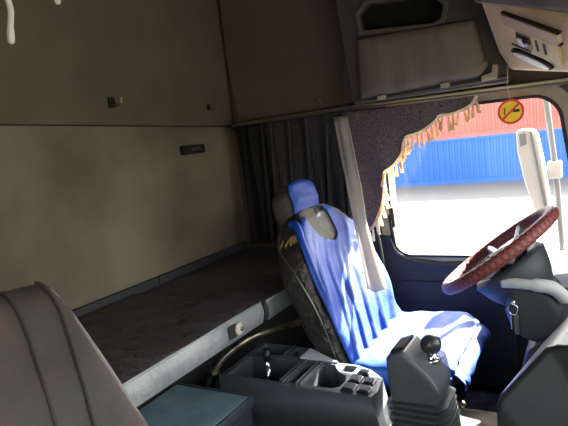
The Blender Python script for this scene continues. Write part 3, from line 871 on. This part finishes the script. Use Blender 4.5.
for a in (70, 110, 250, 290):
    p0 = wc + wu*math.cos(R(a))*.05 + wv*math.sin(R(a))*.05 - wn*.03
    p1 = ringpt(R(a), RW-.012, -.002)
    mb = MB().tube([p0, p0.lerp(p1, .5) - wn*.006, p1], [.018, .014, .013], 10)
    mb.build('spoke', M['mirror_g'], st, smooth=True)
MB().lathe([(.0, .0), (.055, 0), (.068, .012), (.066, .03), (.05, .042), (0, .046)], wc - wn*.05, wn, 28).build('hub', M['dash_dark'], st, smooth=True)
MB().lathe([(.0, .0), (.03, 0), (.03, .004), (0, .006)], wc - wn*.004, wn, 24).build('horn_cap', M['mirror_g'], st, smooth=True)
col = thing('steering_column', 'dark bowl-shaped steering column shroud below the wheel', 'steering column', (1.42, 1.6, .45))
MB().lathe([(.04, 0), (.06, .01), (.095, .07), (.112, .12), (.10, .135), (.05, .125)], wc - wn*.175 - wu*.005, wn, 32).build('binnacle', M['dash_dark'], col, smooth=True)
MB().tube([wc - wn*.17, wc - wn*.32, wc - wn*.42 + Vector((.02, 0, 0))], [.06, .062, .07], 18).build('column', M['dash_dark'], col, smooth=True)
MB().tube(catmull([(1.37, 1.50, .645), (1.43, 1.49, .645), (1.49, 1.50, .635), (1.52, 1.52, .60)], 6), [.014]*8 + [.018]*11, 12).build('stalk', M['dash_sunlit'], col, smooth=True)
MB().prism([(1.385, .635), (1.44, .63), (1.49, .615), (1.51, .57), (1.50, .50), (1.44, .475), (1.39, .50), (1.37, .56)], [], XZ(1.50), 0, .2).build('lower_shroud', M['dash_dark'], col, bevel=.02, bseg=4)
ky = thing('key_bunch', 'bunch of keys hanging from the ignition under the wheel', 'keys', (1.395, 1.485, .51))
MB().tube([(1.395 + .012*math.cos(a*PI/8), 1.488, .575 + .015*math.sin(a*PI/8)) for a in range(16)], .002, 6, closed=True).build('ring', M['chrome'], ky, smooth=True)
MB().box((1.388, 1.485, .52), (1.397, 1.489, .562)).build('key', M['chrome'], ky, bevel=.001)
MB().box((1.398, 1.482, .508), (1.408, 1.486, .562), ).build('key', M['hook'], ky, bevel=.001)
MB().tube([(1.395, 1.488, .59), (1.395, 1.505, .60)], .006, 8).build('ignition_key', M['chrome'], ky, smooth=True)

# ================================================================== outside
struct(MB().box((-60, -60, -1.75), (60, 60, -1.55)).build('ground', M['ground']))
def container(x0, x1, y, z0, z1, m, label):
    t = thing('shipping_container', label, 'container', ((x0+x1)/2, y+1.2, z0))
    mb = MB(); pr = []
    n = int((x1 - x0)/.22)
    lo = []; hi = []
    for i in range(n):
        xa = x0 + (x1-x0)*i/n; w = (x1-x0)/n
        for fx, dy in ((0, 0), (.35, 0), (.5, .035), (.85, .035)):
            lo.append((xa + w*fx, y + dy, z0 + .12)); hi.append((xa + w*fx, y + dy, z1 - .1))
    mb.rings([lo, hi], cap=False, closed=False)
    mb.build('corrugated_side', m, t)
    MB().box((x0, y+.04, z0), (x1, y+2.4, z1)).build('shell', m, t)
    MB().box((x0, y-.02, z0), (x1, y+.06, z0+.14)).build('bottom_rail', m, t)
    MB().box((x0, y-.02, z1-.1), (x1, y+.06, z1)).build('top_rail', m, t)
container(-8.0, 4.2, 22, -1.55, .25, M['blue_cont'], 'blue corrugated shipping container standing on the yard outside')
container(-8.0, 4.2, 22, .25, 1.65, M['red_cont'], 'red corrugated shipping container stacked on the blue one')

mr = thing('side_mirror', 'white side mirror on a grey pole outside the door window', 'mirror', (1.4, 2.5, .45))
MB().tube([(1.427, 2.5, 1.3), (1.427, 2.5, 1.123), (1.451, 2.5, .825), (1.464, 2.5, .471), (1.468, 2.4, .38)], .012, 12).build('pole', M['mirror_g'], mr, smooth=True)
hp_ = [(1.312, 1.0), (1.318, 1.015), (1.375, 1.012), (1.392, .99), (1.412, .86), (1.428, .70), (1.42, .655), (1.385, .65), (1.366, .68), (1.335, .80), (1.315, .92)]
MB().prism(hp_, [], XZ(2.44), 0, .09).build('housing', M['mirror_w'], mr, bevel=.012, bseg=3)
MB().prism([(1.325, .995), (1.35, 1.0), (1.352, .955), (1.328, .945)], [], XZ(2.434), 0, .012).build('inset', M['mirror_g'], mr, bevel=.002)
MB().prism([(1.366, 1.005), (1.376, 1.005), (1.42, .70), (1.408, .68)], [], XZ(2.43), 0, .02).build('edge_strip', M['mirror_g'], mr, bevel=.004)
MB().box((1.42, 2.47, .80), (1.475, 2.53, .87)).build('bracket', M['mirror_w'], mr, bevel=.008)

# ================================================================== light
w = bpy.data.worlds.new('sky'); scn.world = w; w.use_nodes = True
nt = w.node_tree; bg = nt.nodes['Background']
sky = nt.nodes.new('ShaderNodeTexSky'); sky.sky_type = 'NISHITA'; sky.sun_disc = False
SUN = Vector((.28, 1.0, .73)).normalized()
sky.sun_elevation = math.asin(SUN.z); sky.sun_rotation = math.atan2(SUN.x, SUN.y)
sky.air_density = 1.2; sky.dust_density = 2.5
hs = nt.nodes.new('ShaderNodeHueSaturation'); hs.inputs['Saturation'].default_value = .2
nt.links.new(sky.outputs['Color'], hs.inputs['Color']); nt.links.new(hs.outputs['Color'], bg.inputs['Color']); bg.inputs['Strength'].default_value = .6
sun = bpy.data.lights.new('sun', 'SUN'); sun.energy = 36.0; sun.angle = R(.6); sun.color = (1, .95, .86)
so = bpy.data.objects.new('sun', sun); COL.objects.link(so)
so.rotation_euler = SUN.to_track_quat('Z', 'Y').to_euler()

for o in BASES: del o['_base']
scn.view_settings.view_transform = 'Standard'
scn.view_settings.look = 'None'
scn.view_settings.gamma = 1
scn.view_settings.use_curve_mapping = False
scn.view_settings.exposure = 1.42
scn.cycles.max_bounces = 10
scn.cycles.diffuse_bounces = 6
scn.cycles.transparent_max_bounces = 12
